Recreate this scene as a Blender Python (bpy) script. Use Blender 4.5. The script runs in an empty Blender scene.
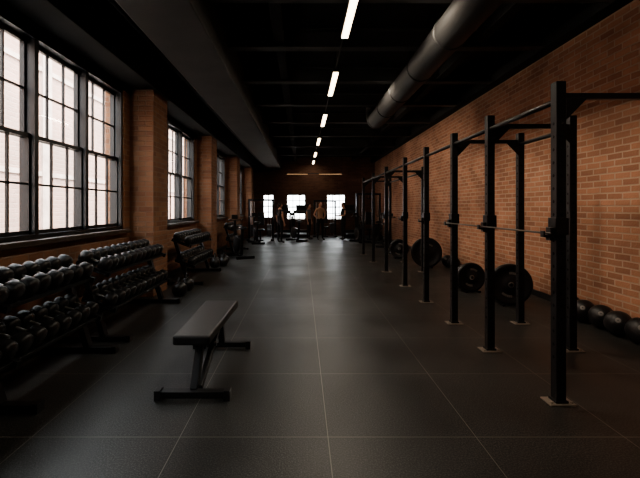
import bpy, bmesh, math, random
from mathutils import Vector, Matrix
random.seed(4)
D=bpy.data; C=bpy.context; SC=C.scene

# ------------------------------------------------------------------ materials
def pm(name, col, rough=.5, metal=0.0, spec=.5, noise=0.0, nscale=8, bump=0.0, bscale=60):
    m=D.materials.new(name); m.use_nodes=True; nt=m.node_tree; b=nt.nodes['Principled BSDF']
    b.inputs['Base Color'].default_value=(*col,1); b.inputs['Roughness'].default_value=rough
    b.inputs['Metallic'].default_value=metal; b.inputs['Specular IOR Level'].default_value=spec
    tc=nt.nodes.new('ShaderNodeTexCoord')
    if noise>0:
        n=nt.nodes.new('ShaderNodeTexNoise'); n.inputs['Scale'].default_value=nscale; n.inputs['Detail'].default_value=4
        nt.links.new(tc.outputs['Object'],n.inputs['Vector'])
        r=nt.nodes.new('ShaderNodeValToRGB')
        r.color_ramp.elements[0].position=.3; r.color_ramp.elements[1].position=.7
        r.color_ramp.elements[0].color=(*[c*(1-noise) for c in col],1)
        r.color_ramp.elements[1].color=(*[min(1,c*(1+noise)) for c in col],1)
        nt.links.new(n.outputs['Fac'],r.inputs['Fac']); nt.links.new(r.outputs['Color'],b.inputs['Base Color'])
    if bump>0:
        n2=nt.nodes.new('ShaderNodeTexNoise'); n2.inputs['Scale'].default_value=bscale; n2.inputs['Detail'].default_value=3
        nt.links.new(tc.outputs['Object'],n2.inputs['Vector'])
        bp=nt.nodes.new('ShaderNodeBump'); bp.inputs['Strength'].default_value=bump; bp.inputs['Distance'].default_value=.01
        nt.links.new(n2.outputs['Fac'],bp.inputs['Height']); nt.links.new(bp.outputs['Normal'],b.inputs['Normal'])
    return m

def emis(name,col,s):
    m=D.materials.new(name); m.use_nodes=True; b=m.node_tree.nodes['Principled BSDF']
    b.inputs['Base Color'].default_value=(*col,1)
    b.inputs['Emission Color'].default_value=(*col,1); b.inputs['Emission Strength'].default_value=s
    return m

def brickmat(name,c1,c2,mort,rowh=.085,bw=.25,msize=.011,lo=(.62,.56,.54),hi=(1.05,1,1),ns=1.1,bias=-.1):
    m=D.materials.new(name); m.use_nodes=True; nt=m.node_tree; L=nt.links; N=nt.nodes
    b=N['Principled BSDF']; b.inputs['Roughness'].default_value=.85
    tc=N.new('ShaderNodeTexCoord'); ge=N.new('ShaderNodeNewGeometry')
    s=N.new('ShaderNodeSeparateXYZ'); L.new(tc.outputs['Object'],s.inputs[0])
    sn=N.new('ShaderNodeSeparateXYZ'); L.new(ge.outputs['True Normal'],sn.inputs[0])
    ab=N.new('ShaderNodeMath'); ab.operation='ABSOLUTE'; L.new(sn.outputs['X'],ab.inputs[0])
    gt=N.new('ShaderNodeMath'); gt.operation='GREATER_THAN'; gt.inputs[1].default_value=.5; L.new(ab.outputs[0],gt.inputs[0])
    mx=N.new('ShaderNodeMix'); mx.data_type='FLOAT'; L.new(gt.outputs[0],mx.inputs[0]); L.new(s.outputs['X'],mx.inputs[2]); L.new(s.outputs['Y'],mx.inputs[3])
    cb=N.new('ShaderNodeCombineXYZ'); L.new(mx.outputs[0],cb.inputs[0]); L.new(s.outputs['Z'],cb.inputs[1])
    nd=N.new('ShaderNodeTexNoise'); nd.inputs['Scale'].default_value=6; L.new(tc.outputs['Object'],nd.inputs['Vector'])
    va=N.new('ShaderNodeVectorMath'); va.operation='MULTIPLY_ADD'; va.inputs[1].default_value=(.012,.012,0)
    L.new(nd.outputs['Color'],va.inputs[0]); L.new(cb.outputs[0],va.inputs[2])
    br=N.new('ShaderNodeTexBrick'); br.inputs['Scale'].default_value=1; br.inputs['Row Height'].default_value=rowh
    br.inputs['Brick Width'].default_value=bw; br.inputs['Mortar Size'].default_value=msize; br.inputs['Mortar Smooth'].default_value=.3
    br.inputs['Bias'].default_value=bias
    br.inputs['Color1'].default_value=(*c1,1); br.inputs['Color2'].default_value=(*c2,1); br.inputs['Mortar'].default_value=(*mort,1)
    L.new(va.outputs[0],br.inputs['Vector'])
    n=N.new('ShaderNodeTexNoise'); n.inputs['Scale'].default_value=ns; n.inputs['Detail'].default_value=6; L.new(tc.outputs['Object'],n.inputs['Vector'])
    rp=N.new('ShaderNodeValToRGB'); rp.color_ramp.elements[0].position=.3; rp.color_ramp.elements[1].position=.7
    rp.color_ramp.elements[0].color=(*lo,1); rp.color_ramp.elements[1].color=(*hi,1); L.new(n.outputs['Fac'],rp.inputs[0])
    mc=N.new('ShaderNodeMix'); mc.data_type='RGBA'; mc.blend_type='MULTIPLY'; mc.inputs[0].default_value=1
    L.new(br.outputs['Color'],mc.inputs[6]); L.new(rp.outputs[0],mc.inputs[7])
    L.new(mc.outputs[2],b.inputs['Base Color'])
    n3=N.new('ShaderNodeTexNoise'); n3.inputs['Scale'].default_value=40; L.new(tc.outputs['Object'],n3.inputs['Vector'])
    ma=N.new('ShaderNodeMath'); ma.operation='MULTIPLY_ADD'; ma.inputs[1].default_value=-1.0; L.new(br.outputs['Fac'],ma.inputs[0])
    sc=N.new('ShaderNodeMath'); sc.operation='MULTIPLY'; sc.inputs[1].default_value=.5; L.new(n3.outputs['Fac'],sc.inputs[0]); L.new(sc.outputs[0],ma.inputs[2])
    bp=N.new('ShaderNodeBump'); bp.inputs['Strength'].default_value=.7; bp.inputs['Distance'].default_value=.012
    L.new(ma.outputs[0],bp.inputs['Height']); L.new(bp.outputs[0],b.inputs['Normal'])
    return m

def floormat():
    m=D.materials.new('rubber_floor'); m.use_nodes=True; nt=m.node_tree; L=nt.links; N=nt.nodes
    b=N['Principled BSDF']; b.inputs['Specular IOR Level'].default_value=.55
    tc=N.new('ShaderNodeTexCoord'); s=N.new('ShaderNodeSeparateXYZ'); L.new(tc.outputs['Object'],s.inputs[0])
    def M(op,a,bb=None,c=None):
        n=N.new('ShaderNodeMath'); n.operation=op
        for i,v in enumerate((a,bb,c)):
            if v is None: continue
            if isinstance(v,(int,float)): n.inputs[i].default_value=v
            else: L.new(v,n.inputs[i])
        return n.outputs[0]
    def seam(src,off,per,w):
        f=M('PINGPONG',M('SUBTRACT',src,off),per/2)   # 0 at seam
        return M('LESS_THAN',f,w)
    def dark(src,off,per,w0,w1):
        f=M('PINGPONG',M('SUBTRACT',src,off),per/2)
        return M('MULTIPLY',M('LESS_THAN',f,w1),M('GREATER_THAN',f,w0))
    sx=seam(s.outputs['X'],.17,.97,.0033); sy=seam(s.outputs['Y'],2.62,1.0,.004)
    se=M('MAXIMUM',sx,sy)
    dk=M('MAXIMUM',dark(s.outputs['X'],.17,.97,.0033,.008),dark(s.outputs['Y'],2.62,1.0,.004,.012))
    n=N.new('ShaderNodeTexNoise'); n.inputs['Scale'].default_value=110; n.inputs['Detail'].default_value=3; L.new(tc.outputs['Object'],n.inputs['Vector'])
    r=N.new('ShaderNodeValToRGB'); r.color_ramp.elements[0].position=.45; r.color_ramp.elements[1].position=.70
    r.color_ramp.elements[0].color=(.015,.0155,.015,1); r.color_ramp.elements[1].color=(.105,.105,.10,1); L.new(n.outputs['Fac'],r.inputs[0])
    n2=N.new('ShaderNodeTexNoise'); n2.inputs['Scale'].default_value=.9; n2.inputs['Detail'].default_value=6; L.new(tc.outputs['Object'],n2.inputs['Vector'])
    mr=N.new('ShaderNodeMapRange'); mr.inputs[1].default_value=.3; mr.inputs[2].default_value=.7; mr.inputs[3].default_value=.6; mr.inputs[4].default_value=1.05; L.new(n2.outputs['Fac'],mr.inputs[0])
    vm=N.new('ShaderNodeVectorMath'); vm.operation='SCALE'; L.new(r.outputs[0],vm.inputs[0]); L.new(M('MULTIPLY',mr.outputs[0],M('SUBTRACT',1,M('MULTIPLY',dk,.5))),vm.inputs['Scale'])
    mx=N.new('ShaderNodeMix'); mx.data_type='RGBA'; L.new(se,mx.inputs[0]); L.new(vm.outputs[0],mx.inputs[6]); mx.inputs[7].default_value=(.17,.163,.148,1)
    L.new(mx.outputs[2],b.inputs['Base Color'])
    mr2=N.new('ShaderNodeMapRange'); mr2.inputs[1].default_value=.3; mr2.inputs[2].default_value=.7; mr2.inputs[3].default_value=.34; mr2.inputs[4].default_value=.5; L.new(n2.outputs['Fac'],mr2.inputs[0])
    L.new(mr2.outputs[0],b.inputs['Roughness'])
    bp=N.new('ShaderNodeBump'); bp.inputs['Strength'].default_value=.4; bp.inputs['Distance'].default_value=.004
    L.new(n.outputs['Fac'],bp.inputs['Height']); L.new(bp.outputs[0],b.inputs['Normal'])
    return m

def glassmat():
    m=D.materials.new('window_glass'); m.use_nodes=True; nt=m.node_tree; N=nt.nodes
    N.remove(N['Principled BSDF']); o=N['Material Output']
    t=N.new('ShaderNodeBsdfTransparent'); t.inputs[0].default_value=(.95,.96,.95,1)
    g=N.new('ShaderNodeBsdfGlossy'); g.inputs['Roughness'].default_value=.03
    x=N.new('ShaderNodeMixShader'); x.inputs[0].default_value=.05
    nt.links.new(t.outputs[0],x.inputs[1]); nt.links.new(g.outputs[0],x.inputs[2]); nt.links.new(x.outputs[0],o.inputs[0])
    return m

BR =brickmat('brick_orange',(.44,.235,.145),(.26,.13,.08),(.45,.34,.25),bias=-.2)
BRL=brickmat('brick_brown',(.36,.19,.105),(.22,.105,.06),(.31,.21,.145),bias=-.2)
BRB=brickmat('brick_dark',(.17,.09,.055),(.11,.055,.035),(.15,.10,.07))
FAC=brickmat('facade_brick_pale',(.38,.265,.225),(.32,.22,.19),(.39,.30,.26),rowh=.15,bw=.45,msize=.02,lo=(.75,.78,.78),hi=(1.15,1.02,.97),ns=.45)
FLO=floormat(); GLS=glassmat()
BLK=pm('black_paint',(.010,.0105,.011),.45)
CEI=pm('ceiling_black',(.012,.0125,.0125),.85,noise=.3,nscale=2,spec=.3)
JST=pm('joist_charcoal',(.038,.038,.037),.65,noise=.2,nscale=3)
SOF=pm('soffit_grey',(.034,.034,.033),.6,noise=.25,nscale=2)
DUC=pm('duct_black',(.009,.0095,.010),.55,noise=.2,nscale=5,spec=.35)
FRM=pm('window_frame_black',(.010,.011,.012),.4)
SIL=pm('sill_brown',(.05,.033,.022),.6,noise=.3,nscale=12)
STL=pm('rack_steel_black',(.012,.013,.015),.38,metal=.3)
PLT=pm('foot_plate_steel',(.38,.34,.29),.45,metal=.6)
HOL=pm('hole_dark',(.002,.002,.002),.9)
CHR=pm('chrome_bar',(.42,.40,.37),.32,metal=1)
DST=pm('dark_steel_bar',(.16,.15,.14),.4,metal=1)
RUB=pm('black_rubber',(.014,.014,.015),.34,bump=.15,bscale=80)
RU2=pm('bumper_rubber',(.010,.010,.011),.45,bump=.1)
VIN=pm('bench_vinyl_sheen',(.062,.063,.065),.34,bump=.2,bscale=70)  # pad top: sheen painted in as a lighter base colour
VI2=pm('bench_vinyl_side',(.012,.012,.013),.45,bump=.2,bscale=70)  # same vinyl on the sides, kept dark without the painted sheen
LOG=pm('grey_print',(.16,.15,.14),.5)
GRY=pm('machine_grey',(.04,.04,.042),.4,metal=.3)
SCR=pm('screen_glass',(.02,.022,.025),.15)
DCOR=pm('facade_stone',(.46,.37,.33),.8,noise=.2,nscale=3)
LED=emis('led_warm',(1,.80,.56),6)
LEB=emis('led_amber',(1,.62,.32),.7)
GRD=pm('asphalt',(.25,.24,.23),.9,noise=.2)
SKN=pm('skin',(.48,.27,.18),.5)
HAR=pm('hair_dark',(.02,.013,.009),.6)
SHT=[pm('shirt_tan',(.40,.24,.15),.8),pm('shirt_black',(.015,.015,.017),.8),pm('shirt_grey',(.12,.12,.13),.8)]
PNT=pm('trousers_black',(.012,.012,.014),.8)
SHO=pm('shoe_rubber',(.05,.05,.05),.6)
EYE=pm('eye_dark',(.01,.01,.01),.3); LIP=pm('lip',(.35,.13,.1),.5)

# ------------------------------------------------------------------ mesh builder
class MB:
    def __init__(s,name,mats,bevel=0,smooth=False):
        s.name=name; s.mats=mats; s.bm=bmesh.new(); s.bev=bevel
    def box(s,c,size,mi=0,rot=None):
        r=bmesh.ops.create_cube(s.bm,size=1)
        M=Matrix.Translation(Vector(c))
        if rot is not None: M=M@rot
        M=M@Matrix.Diagonal((*size,1))
        bmesh.ops.transform(s.bm,matrix=M,verts=r['verts'])
        for f in {f for v in r['verts'] for f in v.link_faces}: f.material_index=mi
    def b2(s,lo,hi,mi=0):
        s.box([(a+b)/2 for a,b in zip(lo,hi)],[abs(b-a) for a,b in zip(lo,hi)],mi)
    def beam(s,p0,p1,w,h,mi=0,up=(0,0,1)):
        p0=Vector(p0);p1=Vector(p1); d=(p1-p0); L=d.length; y=d.normalized(); u=Vector(up)
        if abs(y.dot(u))>.98: u=Vector((0,1,0))
        x=y.cross(u).normalized(); z=x.cross(y)
        R=Matrix((x,y,z)).transposed().to_4x4()
        s.box((p0+p1)/2,(w,L,h),mi,R)
    def lathe(s,prof,origin,axis,seg=24,mi=0):
        a=Vector(axis).normalized(); t=Vector((0,0,1)) if abs(a.z)<.9 else Vector((1,0,0))
        u=a.cross(t).normalized(); v=a.cross(u); o=Vector(origin); rings=[]
        for (r,h) in prof:
            if r<1e-5: rings.append([s.bm.verts.new(o+a*h)])
            else: rings.append([s.bm.verts.new(o+a*h+(u*math.cos(2*math.pi*i/seg)+v*math.sin(2*math.pi*i/seg))*r) for i in range(seg)])
        for A,B in zip(rings,rings[1:]):
            for i in range(seg):
                j=(i+1)%seg
                if len(A)==1 and len(B)==1: continue
                if len(A)==1: vs=[A[0],B[j],B[i]]
                elif len(B)==1: vs=[A[i],A[j],B[0]]
                else: vs=[A[i],A[j],B[j],B[i]]
                f=s.bm.faces.new(vs); f.material_index=mi; f.smooth=True
    def cyl(s,p0,p1,r,mi=0,seg=16):
        p0=Vector(p0);p1=Vector(p1); L=(p1-p0).length
        e=min(r*.15,L*.2)
        s.lathe([(0,0),(r-e,0),(r,e),(r,L-e),(r-e,L),(0,L)],p0,p1-p0,seg,mi)
    def tube(s,pts,r,mi=0,seg=10):
        for a,b in zip(pts,pts[1:]): s.cyl(a,b,r,mi,seg)
    def sphere(s,c,r,mi=0,sx=1,sy=1,sz=1):
        q=bmesh.ops.create_uvsphere(s.bm,u_segments=28,v_segments=18,radius=r)
        bmesh.ops.transform(s.bm,matrix=Matrix.Translation(Vector(c))@Matrix.Diagonal((sx,sy,sz,1)),verts=q['verts'])
        for f in {f for v in q['verts'] for f in v.link_faces}: f.material_index=mi; f.smooth=True
    def done(s,loc=None,parent=None):
        bmesh.ops.recalc_face_normals(s.bm,faces=s.bm.faces)
        me=D.meshes.new(s.name); s.bm.to_mesh(me); s.bm.free()
        for m in s.mats: me.materials.append(m)
        o=D.objects.new(s.name,me); SC.collection.objects.link(o)
        if loc: o.location=loc
        if parent: o.parent=parent
        if s.bev:
            b=o.modifiers.new('bev','BEVEL'); b.width=s.bev; b.segments=2; b.limit_method='ANGLE'; b.angle_limit=math.radians(50)
        return o

WL=-2.9; WR=4.0; Y0=-3.0; Y1=22.0; ZC=4.3
SILL=1.16; HEAD=3.42
wins=[(-1.0,2.12),(3.38,6.5),(7.7,10.82),(12.02,15.14),(16.36,19.48)]
piers=[(6.73,7.43),(11.05,11.75),(15.4,16.1),(19.75,20.45)]

# ------------------------------------------------------------------ shell
b=MB('floor',[FLO]); b.b2((WL-.3,Y0-.3,-.1),(WR+.3,Y1+.3,0)); b.done()
b=MB('ceiling',[CEI]); b.b2((WL-.3,Y0-.3,ZC),(WR+.3,Y1+.3,ZC+.2)); b.done()
b=MB('wall_right',[BR]); b.b2((WR,Y0-.3,0),(WR+.3,Y1+.3,ZC)); b.done()
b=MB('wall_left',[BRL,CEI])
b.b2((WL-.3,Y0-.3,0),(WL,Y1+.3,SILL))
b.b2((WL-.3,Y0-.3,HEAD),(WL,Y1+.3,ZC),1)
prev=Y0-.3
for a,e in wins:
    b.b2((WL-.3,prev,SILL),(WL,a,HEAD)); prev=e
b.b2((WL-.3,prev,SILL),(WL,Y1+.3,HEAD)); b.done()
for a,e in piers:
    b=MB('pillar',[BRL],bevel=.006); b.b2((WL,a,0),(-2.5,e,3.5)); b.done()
b=MB('beam_left',[CEI],bevel=.01); b.b2((WL,Y0,3.5),(-2.45,Y1,ZC)); b.done()
b=MB('trim_1',[CEI],bevel=.01); b.b2((WR-.22,Y0,4.0),(WR,Y1,ZC)); b.done()
b=MB('baseboard_right',[BLK],bevel=.004); b.b2((WR-.02,Y0,0),(WR,Y1,.1)); b.done()
b=MB('baseboard_left',[BLK],bevel=.004)
pp=Y0
for a,e in piers: b.b2((WL,pp,0),(WL+.02,a,.1)); pp=e
b.done()
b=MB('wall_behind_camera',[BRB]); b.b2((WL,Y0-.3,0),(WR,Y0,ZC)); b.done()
# back wall with windows
bw=[(-2.15,-1.55,.95,2.25),(-.85,.2,.85,2.25),(1.35,2.4,.85,2.25)]
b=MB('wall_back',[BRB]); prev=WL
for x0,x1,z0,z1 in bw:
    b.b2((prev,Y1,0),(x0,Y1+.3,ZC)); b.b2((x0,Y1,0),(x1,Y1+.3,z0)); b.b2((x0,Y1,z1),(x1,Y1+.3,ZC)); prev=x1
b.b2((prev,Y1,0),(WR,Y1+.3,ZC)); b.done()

# soffit, cross beams, duct
b=MB('soffit_beam',[SOF],bevel=.015); b.b2((-1.92,Y0,3.62),(-1.15,Y1,ZC)); b.done()
for i,y in enumerate([1.8,3.3,4.8,6.3,8.0,9.8,11.8,14.0,16.4,19.0]):
    b=MB('ceiling_joist',[JST],bevel=.008)
    b.b2((-1.15,y-.09,4.0),(WR-.22,y+.09,4.03)); b.b2((-1.15,y-.02,4.03),(WR-.22,y+.02,ZC)); b.b2((-1.15,y-.09,ZC-.03),(WR-.22,y+.09,ZC))
    b.done()
b=MB('ceiling_girder',[CEI],bevel=.008)
for x in (-.35,2.75):
    b.b2((x-.08,Y0,4.06),(x+.08,Y1,4.09)); b.b2((x-.015,Y0,4.09),(x+.015,Y1,ZC))
b.done()
b=MB('conduit_pipe',[DUC])
b.cyl((-2.2,Y0,3.9),(-2.2,Y1,3.9),.035); b.cyl((-2.05,Y0,3.95),(-2.05,Y1,3.95),.02)
for y in range(-2,22,3): b.box((-2.05,y,4.12),(.02,.04,.36)); b.box((-2.2,y,4.1),(.03,.04,.4))
b.done()
b=MB('ventilation_duct',[DUC,CEI])
DX,DZ,DR=1.86,3.7,.21
b.cyl((DX,Y0,DZ),(DX,10.0,DZ),DR,0,32)
y=-2.5
while y<10: b.lathe([(DR,0),(DR+.012,.01),(DR+.012,.04),(DR,.05)],(DX,y,DZ),(0,1,0),32); y+=1.25
for k in range(6):
    a=k*math.pi/12; a2=(k+1)*math.pi/12; R=.32
    p=Vector((DX,10.0+R*math.sin(a),DZ+R*(1-math.cos(a)))); q=Vector((DX,10.0+R*math.sin(a2),DZ+R*(1-math.cos(a2))))
    e=(q-p).normalized()*.03; b.lathe([(DR,0),(DR,(q-p).length+.06)],p-e,q-p,32)
b.cyl((DX,10.32,DZ+.3),(DX,10.32,ZC),DR,0,32)
for y in (-1,1.5,4.0,6.9,8.9): b.box((DX,y,(DZ+DR+ZC)/2),(.03,.02,ZC-DZ-DR),1)
b.done()

# ------------------------------------------------------------------ windows
def window(name,y0,y1,n):
    b=MB(name,[FRM,GLS,SIL]); x0=WL-.2; x1=WL-.06
    W=(y1-y0)
    b.b2((x0,y0,SILL),(x1+.04,y0+.04,HEAD)); b.b2((x0,y1-.04,SILL),(x1+.04,y1,HEAD))
    b.b2((x0,y0,SILL),(x1+.04,y1,SILL+.05)); b.b2((x0,y0,HEAD-.06),(x1+.04,y1,HEAD))
    pw=W/n; mid=(SILL+HEAD)/2
    for i in range(n):
        a=y0+i*pw; e=a+pw
        if i: b.b2((x0,a-.035,SILL),(x1+.03,a+.035,HEAD))
        for (z0,z1,xo) in ((SILL+.05,mid+.025,0.05),(mid-.025,HEAD-.06,0)):
            xa=x0+.03+xo; xb=xa+.045; s=a+.035; t=e-.035
            b.b2((xa,s,z0),(xb,s+.03,z1)); b.b2((xa,t-.03,z0),(xb,t,z1))
            b.b2((xa,s,z0),(xb,t,z0+.045)); b.b2((xa,s,z1-.045),(xb,t,z1))
            for k in (1,2):
                yy=s+(t-s)*k/3; b.b2((xa+.01,yy-.012,z0),(xb-.008,yy+.012,z1))
            zz=(z0+z1)/2; b.b2((xa+.01,s,zz-.012),(xb-.008,t,zz+.012))
            b.b2((xa+.02,s,z0),(xa+.024,t,z1),1)
    o=b.done(); return o
for i,(a,e) in enumerate(wins): window('window_%d'%(i+1),a,e,3)
b=MB('window_sill',[SIL],bevel=.008)
for a,e in wins: b.b2((WL-.3,a-.08,SILL-.06),(WL+.1,e+.08,SILL))
b.done()
for k,(x0,x1,z0,z1) in enumerate(bw):
    b=MB('window_%d'%(6+k),[FRM,GLS]); ya=Y1+.05; yb=Y1+.12
    for (p,q) in (((x0,z0),(x0+.05,z1)),((x1-.05,z0),(x1,z1)),((x0,z0),(x1,z0+.05)),((x0,z1-.05),(x1,z1)),((x0,(z0+z1)/2-.03),(x1,(z0+z1)/2+.03))):
        b.b2((p[0],ya,p[1]),(q[0],yb,q[1]))
    nc=3 if k else 2
    for i in range(1,nc):
        x=x0+(x1-x0)*i/nc; b.b2((x-.02,ya+.01,z0),(x+.02,yb-.01,z1))
    for zz in (z0+(z1-z0)*.25,z0+(z1-z0)*.75): b.b2((x0,ya+.01,zz-.02),(x1,yb-.01,zz+.02))
    b.b2((x0,ya+.03,z0),(x1,ya+.035,z1),1); b.done()

# exterior
b=MB('neighbouring_building',[FAC,FRM,DCOR]); b.b2((-12,-10,-.1),(-9,42,7.6))
for z in (2.6,6.2): b.b2((-9,-10,z),(-8.95,42,z+.16),2)
y=-7
while y<40:
    b.b2((-9,y,-.1),(-8.93,y+.5,7.6),2)
    y+=5.2
b.done()
b=MB('street_ground',[GRD]); b.b2((-40,-40,-.3),(40,70,-.12)); b.done()

# ------------------------------------------------------------------ ceiling LED line
LX=.6
for y in (1.6,4.9,7.8,11.0,14.5,18.0,21.0):
    b=MB('linear_ceiling_lamp',[BLK,LED],bevel=.004)
    b.b2((LX-.055,y-.75,3.9),(LX+.055,y+.75,3.96)); b.b2((LX-.045,y-.73,3.885),(LX+.045,y+.73,3.9),1)
    for d in (-.6,.6): b.cyl((LX,y+d,3.96),(LX,y+d,ZC),.006,0,8)
    b.done()
b=MB('lamp_cable_track',[BLK]); b.b2((LX-.01,Y0,3.965),(LX+.01,Y1,3.985)); b.done()
b=MB('cross_ceiling_lamp',[BLK,LEB]); y=21.2
b.b2((-.9,y-.03,3.3),(2.2,y+.03,3.34)); b.b2((-.8,y-.025,3.285),(.3,y+.025,3.3),1); b.b2((.9,y-.025,3.285),(2.1,y+.025,3.3),1)
for x in (-.8,2.1): b.cyl((x,y,3.34),(x,y,ZC),.006,0,8)
b.done()

# ------------------------------------------------------------------ adjustable bench
def bench():
    e=D.objects.new('weight_bench',None); SC.collection.objects.link(e)
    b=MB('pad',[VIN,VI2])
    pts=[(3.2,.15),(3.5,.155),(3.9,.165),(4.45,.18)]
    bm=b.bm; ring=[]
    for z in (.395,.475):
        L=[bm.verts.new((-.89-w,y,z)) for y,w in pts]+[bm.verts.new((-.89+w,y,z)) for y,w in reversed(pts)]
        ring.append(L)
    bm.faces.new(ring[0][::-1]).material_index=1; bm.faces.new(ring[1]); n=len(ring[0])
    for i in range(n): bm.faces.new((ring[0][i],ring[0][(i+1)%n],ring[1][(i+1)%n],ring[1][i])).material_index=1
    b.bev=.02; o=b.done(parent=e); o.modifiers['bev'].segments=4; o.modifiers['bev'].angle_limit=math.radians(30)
    b=MB('frame',[STL,RUB],bevel=.004); X=-.855
    b.beam((X,3.32,.365),(X,4.36,.365),.06,.06)           # spine
    b.box((-.88,3.42,.39),(.24,.05,.012)); b.box((-.88,4.2,.39),(.26,.05,.012))
    b.beam((X,3.17,.06),(X,3.36,.36),.06,.06)               # front leg
    b.beam((X+.035,3.2,.06),(X+.035,3.98,.36),.045,.05)      # diagonal
    b.beam((X,4.28,.06),(X,4.18,.36),.06,.06)
    b.box((X,3.14,.045),(.56,.075,.05)); b.box((X,4.28,.045),(.58,.07,.05))
    for s in (-1,1):
        b.box((X+s*.27,3.14,.04),(.05,.085,.08),1); b.box((X+s*.28,4.28,.04),(.05,.08,.08),1)
    b.box((X,3.45,.33),(.075,.12,.05)); b.cyl((X-.06,3.45,.33),(X+.08,3.45,.33),.014)
    b.cyl((X+.08,3.45,.33),(X+.12,3.45,.33),.02,1)
    b.done(parent=e)
bench()

# ------------------------------------------------------------------ dumbbell racks
def dumbbell(b,c,tilt,R,L=.36,hl=.125):
    ax=Vector((math.cos(tilt),0,-math.sin(tilt))); c=Vector(c)
    for s in (-1,1):
        a=ax*s; o=c+a*(L/2-hl)
        b.lathe([(0,0),(R*.72,0),(R*.97,hl*.18),(R,hl*.3),(R,hl*.72),(R*.9,hl*.9),(R*.55,hl*.97),(R*.5,hl),(0,hl)],o,a,18,0)
        b.lathe([(R*.52,hl*.985),(R*.36,hl*1.02),(0,hl*1.02)],o,a,18,2)
    b.lathe([(.015,-L/2+hl),(.017,-.03),(.018,0),(.017,.03),(.015,L/2-hl)],c,ax,12,1)
def rack(y0,y1,step=.185,X=-2.35,R=.08,feet=None):
    e=D.objects.new('dumbbell_rack',None); SC.collection.objects.link(e)
    b=MB('rack_frame',[STL,RUB],bevel=.003); t=math.radians(20)
    ct,st=math.cos(t),math.sin(t)
    tiers=((X,.90),(X+.07,.50))
    for y in (feet or (y0+.06,y1-.06)):
        b.box((X+.02,y,.035),(.78,.08,.05)); 
        for s in (-.38,.38): b.box((X+.02+s,y,.035),(.05,.09,.07),1)
        b.beam((X+.12,y,.06),(X-.14,y,.92),.06,.08,0,(0,1,0))
        for tx,tz in tiers:
            b.beam((tx-.2*ct,y,tz-.085+.2*st),(tx+.2*ct,y,tz-.085-.2*st),.05,.05,0,(0,1,0))
    for tx,tz in tiers:
        for k in (-1,1):
            cx=tx+k*.115*ct; cz=tz-k*.115*st-R*1.0-.012
            b.box((cx,(y0+y1)/2,cz),(.11,y1-y0,.014),0,Matrix.Rotation(t,4,'Y'))
            b.box((cx+k*.055*ct,(y0+y1)/2,cz-k*.055*st+.01),(.008,y1-y0,.035),0,Matrix.Rotation(t,4,'Y'))
    b.done(parent=e)
    d=MB('dumbbells',[RUB,CHR,GRY])
    for tx,tz in tiers:
        y=y0+.1
        while y<y1-.06:
            r=R*random.uniform(.93,1.0)
            dumbbell(d,(tx+random.uniform(-.008,.008),y,tz),t,r); y+=step
    d.done(parent=e)
rack(1.3,4.25,.17,feet=(1.4,2.95,4.17)); rack(4.45,6.4,.17); rack(7.75,9.6,.18); rack(12.9,14.5,.18)

# kettlebells near the window wall
def kettle(name,p,s=1):
    b=MB(name,[RUB]); x,y=p
    b.lathe([(0,0),(.07*s,0),(.105*s,.05*s),(.115*s,.1*s),(.1*s,.155*s),(.055*s,.195*s),(0,.2*s)],(x,y,0),(0,0,1),20)
    pts=[(x,y+.05*s*math.cos(a)*1.1,.18*s+.09*s*math.sin(a)) for a in [i*math.pi/10 for i in range(11)]]
    b.tube(pts,.014*s,0,8); b.done()
for p in ((-2.2,10.1),(-2.05,10.4),(-2.3,10.55),(-2.1,10.85),(-2.25,11.3),(-2.1,7.3),(-2.1,6.85)): kettle('kettlebell',p,1.15)

# ------------------------------------------------------------------ power racks
ys=[3.09,4.22,5.21,6.38,7.69,9.4,11.1,12.9]
FX=1.98; BX=2.84
rk=D.objects.new('power_rack_rig',None); SC.collection.objects.link(rk)
def upright(x,y,h=2.47):
    b=MB('upright',[STL,PLT,HOL],bevel=.004)
    b.b2((x-.0375,y-.0375,.01),(x+.0375,y+.0375,h))
    b.box((x,y,.006),(.2,.14,.012),1); b.box((x,y,.02),(.1,.1,.02),0)
    for sx in (-1,1): b.cyl((x+sx*.075,y-.04,.01),(x+sx*.075,y-.04,.026),.012,1,8)
    z=.35
    while z<h-.25:
        b.cyl((x,y-.0382,z),(x,y-.037,z),.013,2,10); b.cyl((x-.0382,y,z),(x-.037,y,z),.013,2,10); z+=.1
    b.done(parent=rk)
for y in ys: upright(FX,y)
backi=[0,1,2,5,6,7]
for i in backi: upright(BX,ys[i])
b=MB('crossmembers',[STL],bevel=.003)
for i,y in enumerate(ys):
    if i in backi:
        b.beam((FX,y,2.36),(BX,y,2.36),.05,.045)
        for s,x in ((1,FX),(-1,BX)):     # triangular gussets
            v=[b.bm.verts.new(p) for p in ((x+s*.035,y-.043,2.34),(x+s*.2,y-.043,2.34),(x+s*.035,y-.043,2.17),(x+s*.035,y-.037,2.34),(x+s*.2,y-.037,2.34),(x+s*.035,y-.037,2.17))]
            b.bm.faces.new(v[:3]); b.bm.faces.new(v[:2:-1])
            for p,q in ((0,1),(1,2),(2,0)): b.bm.faces.new((v[p],v[q],v[q+3],v[p+3]))
for a,c in zip(ys,ys[1:]): b.cyl((FX,a,2.33),(FX,c,2.33),.022)
for a,c in ((4.22,5.21),(9.4,11.1),(11.1,12.9)): b.cyl((BX,a,2.33),(BX,c,2.33),.022)
b.done(parent=rk)
b=MB('j_cups',[STL,RUB],bevel=.003)
for y in (3.09,4.22,5.21,6.38,7.69,9.4):
    b.box((FX,y,1.36),(.1,.1,.13))
    b.box((FX-.06,y,1.30),(.04,.06,.10)); b.box((FX-.085,y,1.285),(.08,.05,.02),1); b.box((FX-.12,y,1.30),(.012,.05,.05),1)
b.done(parent=rk)
b=MB('safety_bars',[DST])
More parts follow.
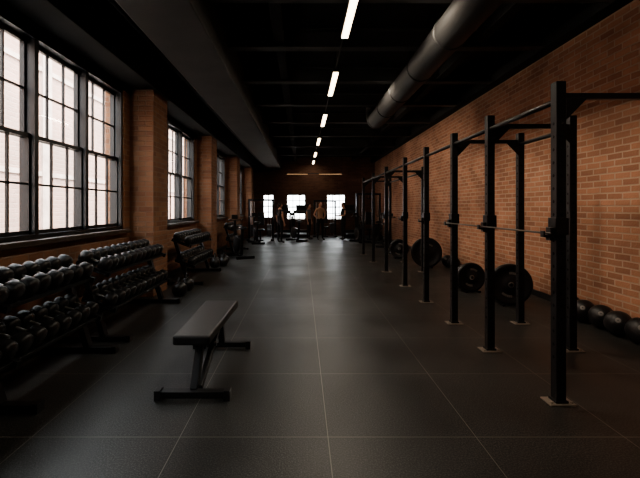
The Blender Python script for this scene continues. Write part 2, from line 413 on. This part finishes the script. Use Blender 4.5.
for a,c in ((3.09,4.22),(4.22,5.21)): 
    b.cyl((FX-.085,a-.04,1.305),(FX-.085,c+.04,1.305),.008,0,12)
b.done(parent=rk)
# bumper plates standing on the floor
def plate(b,c,R,ax,w=.075):
    ax=Vector(ax).normalized(); o=Vector(c)-ax*w/2
    b.lathe([(.03,0),(R*.3,0),(R*.34,.012),(R*.78,.012),(R*.82,0),(R-.012,0),(R,.012),(R,w-.014),(R-.012,w-.002),(R*.82,w-.002),(R*.78,w-.014),(R*.34,w-.014),(R*.3,w-.002),(.03,w-.002),(.03,0)],o,ax,44)
    b.lathe([(.03,-.002),(.045,-.002),(.045,w+.0),(.03,w)],o,ax,24,2)
    u=ax.cross(Vector((0,0,1))).normalized(); v=u.cross(ax)
    for a0 in (.9,4.0):
        for q in range(6):
            a=a0+q*.15; p=o+ax*.009+(u*math.cos(a)+v*math.sin(a))*R*.56
            X=(v*math.cos(a)-u*math.sin(a)); Z=u*math.cos(a)+v*math.sin(a)
            b.box(p,(.022,.006,.035),2,Matrix((X,ax,Z)).transposed().to_4x4())
def plate_stand(x,y,items,ang=0.0):
    e=D.objects.new('bumper_plate_set',None); SC.collection.objects.link(e)
    b=MB('stand',[STL],bevel=.003)
    L=.13*len(items)+.05
    for sx in (-.12,.12): b.b2((sx-.02,-.03,0.0),(sx+.02,L,.03))
    for k in range(1,len(items)+1): 
        yy=k*.13
        for sx in (-.12,.12): b.cyl((sx,yy,.02),(sx,yy,.3),.01,0,8)
    o=b.done(parent=e)
    b=MB('plates',[RU2,CHR,LOG])
    for k,(R,dx) in enumerate(items): plate(b,(dx,.065+k*.13,R+.002),R,(0,1,0))
    o2=b.done(parent=e)
    e.location=(x,y,0); e.rotation_euler=(0,0,ang)
plate_stand(3.2,6.1,[(.32,0),(.3,.0),(.24,-.02)],-.15)
plate_stand(3.03,7.1,[(.26,0),(.24,0)],.1)
plate_stand(3.12,10.0,[(.38,0),(.36,0),(.3,.0)],-.15)
plate_stand(2.9,11.9,[(.28,0),(.28,0)],-.1)

# slam balls
def ball(p,r,name='slam_ball'):
    b=MB(name,[RU2,LOG]); c=Vector((p[0],p[1],r)); b.sphere(c,r)
    for ax in ((1,0,.3),(0,1,.2),(0.2,-.3,1)):
        a=Vector(ax).normalized()
        b.lathe([(r*1.0,-.004),(r*1.012,0),(r*1.0,.004)],c,a,36,0)
    a=Vector((-.6,-.7,.45)).normalized()
    b.lathe([(r*.2,math.sqrt(1-.2**2)*r*1.004),(r*.12,math.sqrt(1-.12**2)*r*1.008),(r*.05,r*1.001)],c,a,20,1)
    b.done()
for i in range(6): ball((3.72+.02*(i%2),4.12+.29*i),.145)
for i in range(3): ball((3.45,3.0+.3*i),.14)
ball((3.72,9.8),.15); ball((3.72,10.2),.15)

# ------------------------------------------------------------------ people by the far windows
def person(x,y,rot,shirt,arms='down',h=1.74):
    """standing figure facing local -Y, grown from a jointed skeleton"""
    e=D.objects.new('person',None); SC.collection.objects.link(e)
    V=[];E=[];R=[]
    def a(p,r,par=None):
        V.append(p);R.append(r)
        if par is not None: E.append((par,len(V)-1))
        return len(V)-1
    pel=a((0,0,.95),(.155,.11)); wa=a((0,0,1.1),(.135,.095),pel); ch=a((0,.01,1.3),(.165,.11),wa); up=a((0,.01,1.42),(.12,.085),ch)
    nk=a((0,.005,1.5),(.052,.055),up); hd=a((0,-.005,1.56),(.055,.06),nk)
    for s in (-1,1):
        hip=a((s*.095,0,.88),(.09,.09),pel); kn=a((s*.12,-.015,.49),(.058,.062),hip); cf=a((s*.125,.015,.34),(.055,.058),kn)
        an=a((s*.13,.02,.09),(.036,.04),cf); a((s*.14,-.06,.045),(.042,.035),an); a((s*.15,-.15,.035),(.036,.028),len(V)-1)
        sh=a((s*.185,.01,1.40),(.06,.06),up)
        if arms=='down': el=(s*.25,.03,1.13); wr=(s*.27,-.04,.88); dn=Vector((0,-.15,-1)).normalized()
        elif arms=='front': el=(s*.25,-.03,1.14); wr=(s*.12,-.25,1.12); dn=Vector((-s*.7,-.6,.1)).normalized()
        else: el=(s*.29,.06,1.15); wr=(s*.17,-.05,1.0); dn=Vector((-s*.5,-.1,-.7)).normalized()
        ei=a(el,(.042,.042),sh); wi=a(wr,(.027,.025),ei)
        w=Vector(wr); side=Vector((0,1,0)) if arms=='down' else Vector((0,0,1))
        pa=a(tuple(w+dn*.07),(.034,.02),wi)
        for k in range(4):
            o=side*((k-1.5)*.02); l=(.06,.075,.07,.055)[k]
            f1=a(tuple(w+dn*.10+o),(.0095,.0095),pa); f2=a(tuple(w+dn*(.10+l*.55)+o+Vector((-s*.006,0,0))),(.0085,.0085),f1)
            a(tuple(w+dn*(.10+l)+o+Vector((-s*.02,0,0))),(.007,.007),f2)
        t1=a(tuple(w+dn*.05-side*.035),(.011,.011),pa); a(tuple(w+dn*.09-side*.05),(.009,.009),t1)
    me=D.meshes.new('body_skel'); me.from_pydata(V,E,[]); o=D.objects.new('body_tmp',me); SC.collection.objects.link(o)
    sk=o.modifiers.new('skin','SKIN')
    for i,r in enumerate(R): me.skin_vertices[0].data[i].radius=r
    for i in range(len(V)): me.skin_vertices[0].data[i].use_root=(i==0)
    sk.use_smooth_shade=True
    su=o.modifiers.new('sub','SUBSURF'); su.levels=1; su.render_levels=1
    bpy.context.view_layer.update()
    m2=D.meshes.new_from_object(o.evaluated_get(bpy.context.evaluated_depsgraph_get()))
    D.objects.remove(o); m2.name='body'
    for m in (SKN,shirt,PNT,SHO): m2.materials.append(m)
    for p in m2.polygons:
        c=p.center; p.use_smooth=True
        if c.z<.09 and c.y<.2 : mi=3
        elif c.z<.98 and abs(c.x)<.21: mi=2
        elif c.z<1.465 and abs(c.x)<.235 and (c.z>1.22 or abs(c.x)<.165) and c.y>-.14: mi=1
        else: mi=0
        p.material_index=mi
    bo=D.objects.new('body',m2); SC.collection.objects.link(bo); bo.parent=e
    b=MB('head',[SKN,HAR,EYE,LIP]); c=(0,-.015,1.63)
    b.sphere(c,.1,0,.76,.95,1.12); b.sphere((0,-.035,1.565),.062,0,.85,.95,.75)
    b.sphere((0,-.113,1.62),.016,0,.75,1,1.4)
    for s in (-1,1):
        b.sphere((s*.077,-.005,1.625),.022,0,.35,.7,1.2); b.sphere((s*.031,-.098,1.642),.011,2)
        b.box((s*.031,-.106,1.662),(.03,.008,.006),1)
    b.sphere((0,-.095,1.575),.018,3,1.2,.4,.35)
    b.sphere((0,.008,1.652),.1,1,.82,.96,1.05)
    b.done(parent=e)
    k=h/1.74; e.scale=(k,k,k); e.location=(x,y,0); e.rotation_euler=(0,0,rot)
person(.85,18.7,.4,SHT[0],'hips',1.78)
person(.33,19.3,1.2,SHT[2],'down',1.7)
person(1.95,18.9,-1.3,SHT[1],'front',1.76)
person(-.95,17.3,2.2,SHT[1],'down',1.72)

# ------------------------------------------------------------------ far cardio / machines
def treadmill(x,y,rot=0):
    b=MB('treadmill',[STL,RUB,SCR,GRY],bevel=.006)
    b.box((0,0,.12),(.8,1.7,.14)); b.box((0,0,.195),(.5,1.6,.01),1)
    b.box((0,.75,.22),(.8,.35,.2)); b.box((0,.3,.03),(.7,.6,.06))
    for s in (-1,1):
        b.beam((s*.38,.7,.1),(s*.36,.55,1.25),.07,.07); b.beam((s*.36,.55,1.1),(s*.36,0,1.0),.05,.05)
    b.box((0,.55,1.3),(.8,.14,.16),3); b.box((0,.62,1.5),(.55,.06,.34),0); b.box((0,.585,1.5),(.45,.01,.26),2)
    o=b.done((x,y,0)); o.rotation_euler.z=rot
def bike(x,y,rot=0):
    b=MB('exercise_bike',[STL,RUB,GRY],bevel=.005)
    for yy in (-.5,.5): b.box((0,yy,.04),(.55,.08,.08))
    b.beam((0,-.5,.06),(0,.5,.06),.08,.06)
    b.cyl((-.04,.28,.38),(.04,.28,.38),.26,2,28)
    b.beam((0,-.15,.06),(0,-.25,.85),.07,.07); b.beam((0,.35,.1),(0,.45,1.1),.07,.07); b.beam((0,-.2,.5),(0,.4,.6),.07,.09)
    b.sphere((0,-.27,.9),.13,1,1,1.25,.4)
    b.tube([(-.2,.25,1.15),(-.22,.45,1.12),(.22,.45,1.12),(.2,.25,1.15)],.018,1)
    b.box((0,.47,1.22),(.2,.04,.14))
    for s in (-1,1): b.beam((s*.06,0,.35),(s*.08,.02,.18+.1*s),.02,.04); b.box((s*.13,.02,.18+.1*s),(.1,.09,.03),1)
    o=b.done((x,y,0)); o.rotation_euler.z=rot
def cable(x,y,rot=0,h=2.2):
    b=MB('cable_machine',[STL,RUB,CHR,GRY],bevel=.005)
    for s in (-1,1):
        b.box((s*.55,0,h/2),(.09,.12,h)); b.box((s*.55,0,.04),(.14,.9,.08))
        for k in range(10): b.box((s*.38,0,.2+k*.055),(.22,.14,.048),3)
        for t in (-.06,.06): b.cyl((s*.38+t,0,.1),(s*.38+t,0,h-.1),.01,2,8)
    b.box((0,0,h-.03),(1.2,.1,.09)); b.cyl((-.1,0,h-.25),(.1,0,h-.25),.02,1)
    b.cyl((0,0,h-.25),(0,0,h-.05),.006,2,6)
    b.box((0,-.3,.5),(.34,.4,.07),1); b.box((0,-.3,.25),(.06,.08,.48)); b.box((0,-.3,.03),(.3,.4,.06)); b.box((0,0,1.0),(.3,.07,.6),1)
    o=b.done((x,y,0)); o.rotation_euler.z=rot
for x in (-1.0,-.05,2.5): treadmill(x,20.8,0)
cable(3.2,19.3); cable(-1.9,18.6,0,1.9)
cable(1.2,21.1,0,1.9)
bike(-.25,18.2,.5); bike(2.55,17.6,.3)
bike(-1.9,12.2,.5); bike(-1.95,17.0,.3); bike(3.3,15.5,-.5); bike(3.35,17.2,-.4)

# ------------------------------------------------------------------ lights
W=D.worlds.new('World'); SC.world=W; W.use_nodes=True; nt=W.node_tree
bg=nt.nodes['Background']; bg.inputs['Color'].default_value=(.93,.96,1,1); bg.inputs['Strength'].default_value=9.0
def light(name,typ,loc,energy,col,rot=(0,0,0),**k):
    l=D.lights.new(name,typ); l.energy=energy; l.color=col
    for a,v in k.items(): setattr(l,a,v)
    o=D.objects.new(name,l); SC.collection.objects.link(o); o.location=loc; o.rotation_euler=rot; return o
s=light('sun','SUN',(0,0,20),18,(1,.9,.8),angle=.05)
s.rotation_euler=Vector((-.5,.12,-.86)).to_track_quat('-Z','Y').to_euler()
for a,e in wins:
    o=light('window_portal','AREA',(WL-.28,(a+e)/2,(SILL+HEAD)/2),1,(1,1,1),shape='RECTANGLE',size=HEAD-SILL,size_y=e-a)
    o.rotation_euler=(0,-math.pi/2,0); o.data.cycles.is_portal=True
for y,p in ((1.6,18),(4.9,23),(7.8,23),(11.0,20),(14.5,14),(18.0,8),(21.0,4)):
    light('led_tube','AREA',(LX,y,3.882),p,(1,.88,.72),shape='RECTANGLE',size=.08,size_y=1.4)
for y,p in ((1.6,90),(4.9,105),(7.8,105),(11.0,90),(14.5,55)):
    o=light('wall_fill_spot','SPOT',(1.0,y,3.85),p,(1,.84,.66),spot_size=math.radians(105),spot_blend=.9,shadow_soft_size=.12)  # added fill spot without a fixture, brightens the right brick wall
    o.rotation_euler=Vector((3.0,0,-1.9)).to_track_quat('-Z','Y').to_euler()
SC.view_settings.exposure=.45
try: SC.view_settings.look='AgX - Medium High Contrast'
except Exception as ex: print(ex)

# ------------------------------------------------------------------ camera
cd=D.cameras.new('cam'); cam=D.objects.new('camera',cd); SC.collection.objects.link(cam); SC.camera=cam
cam.location=(0,0,1.5); cam.rotation_euler=(math.pi/2,0,0)
cd.sensor_width=36; cd.lens=400/640*36; cd.shift_x=18/640; cd.shift_y=-31/640; cd.clip_start=.05
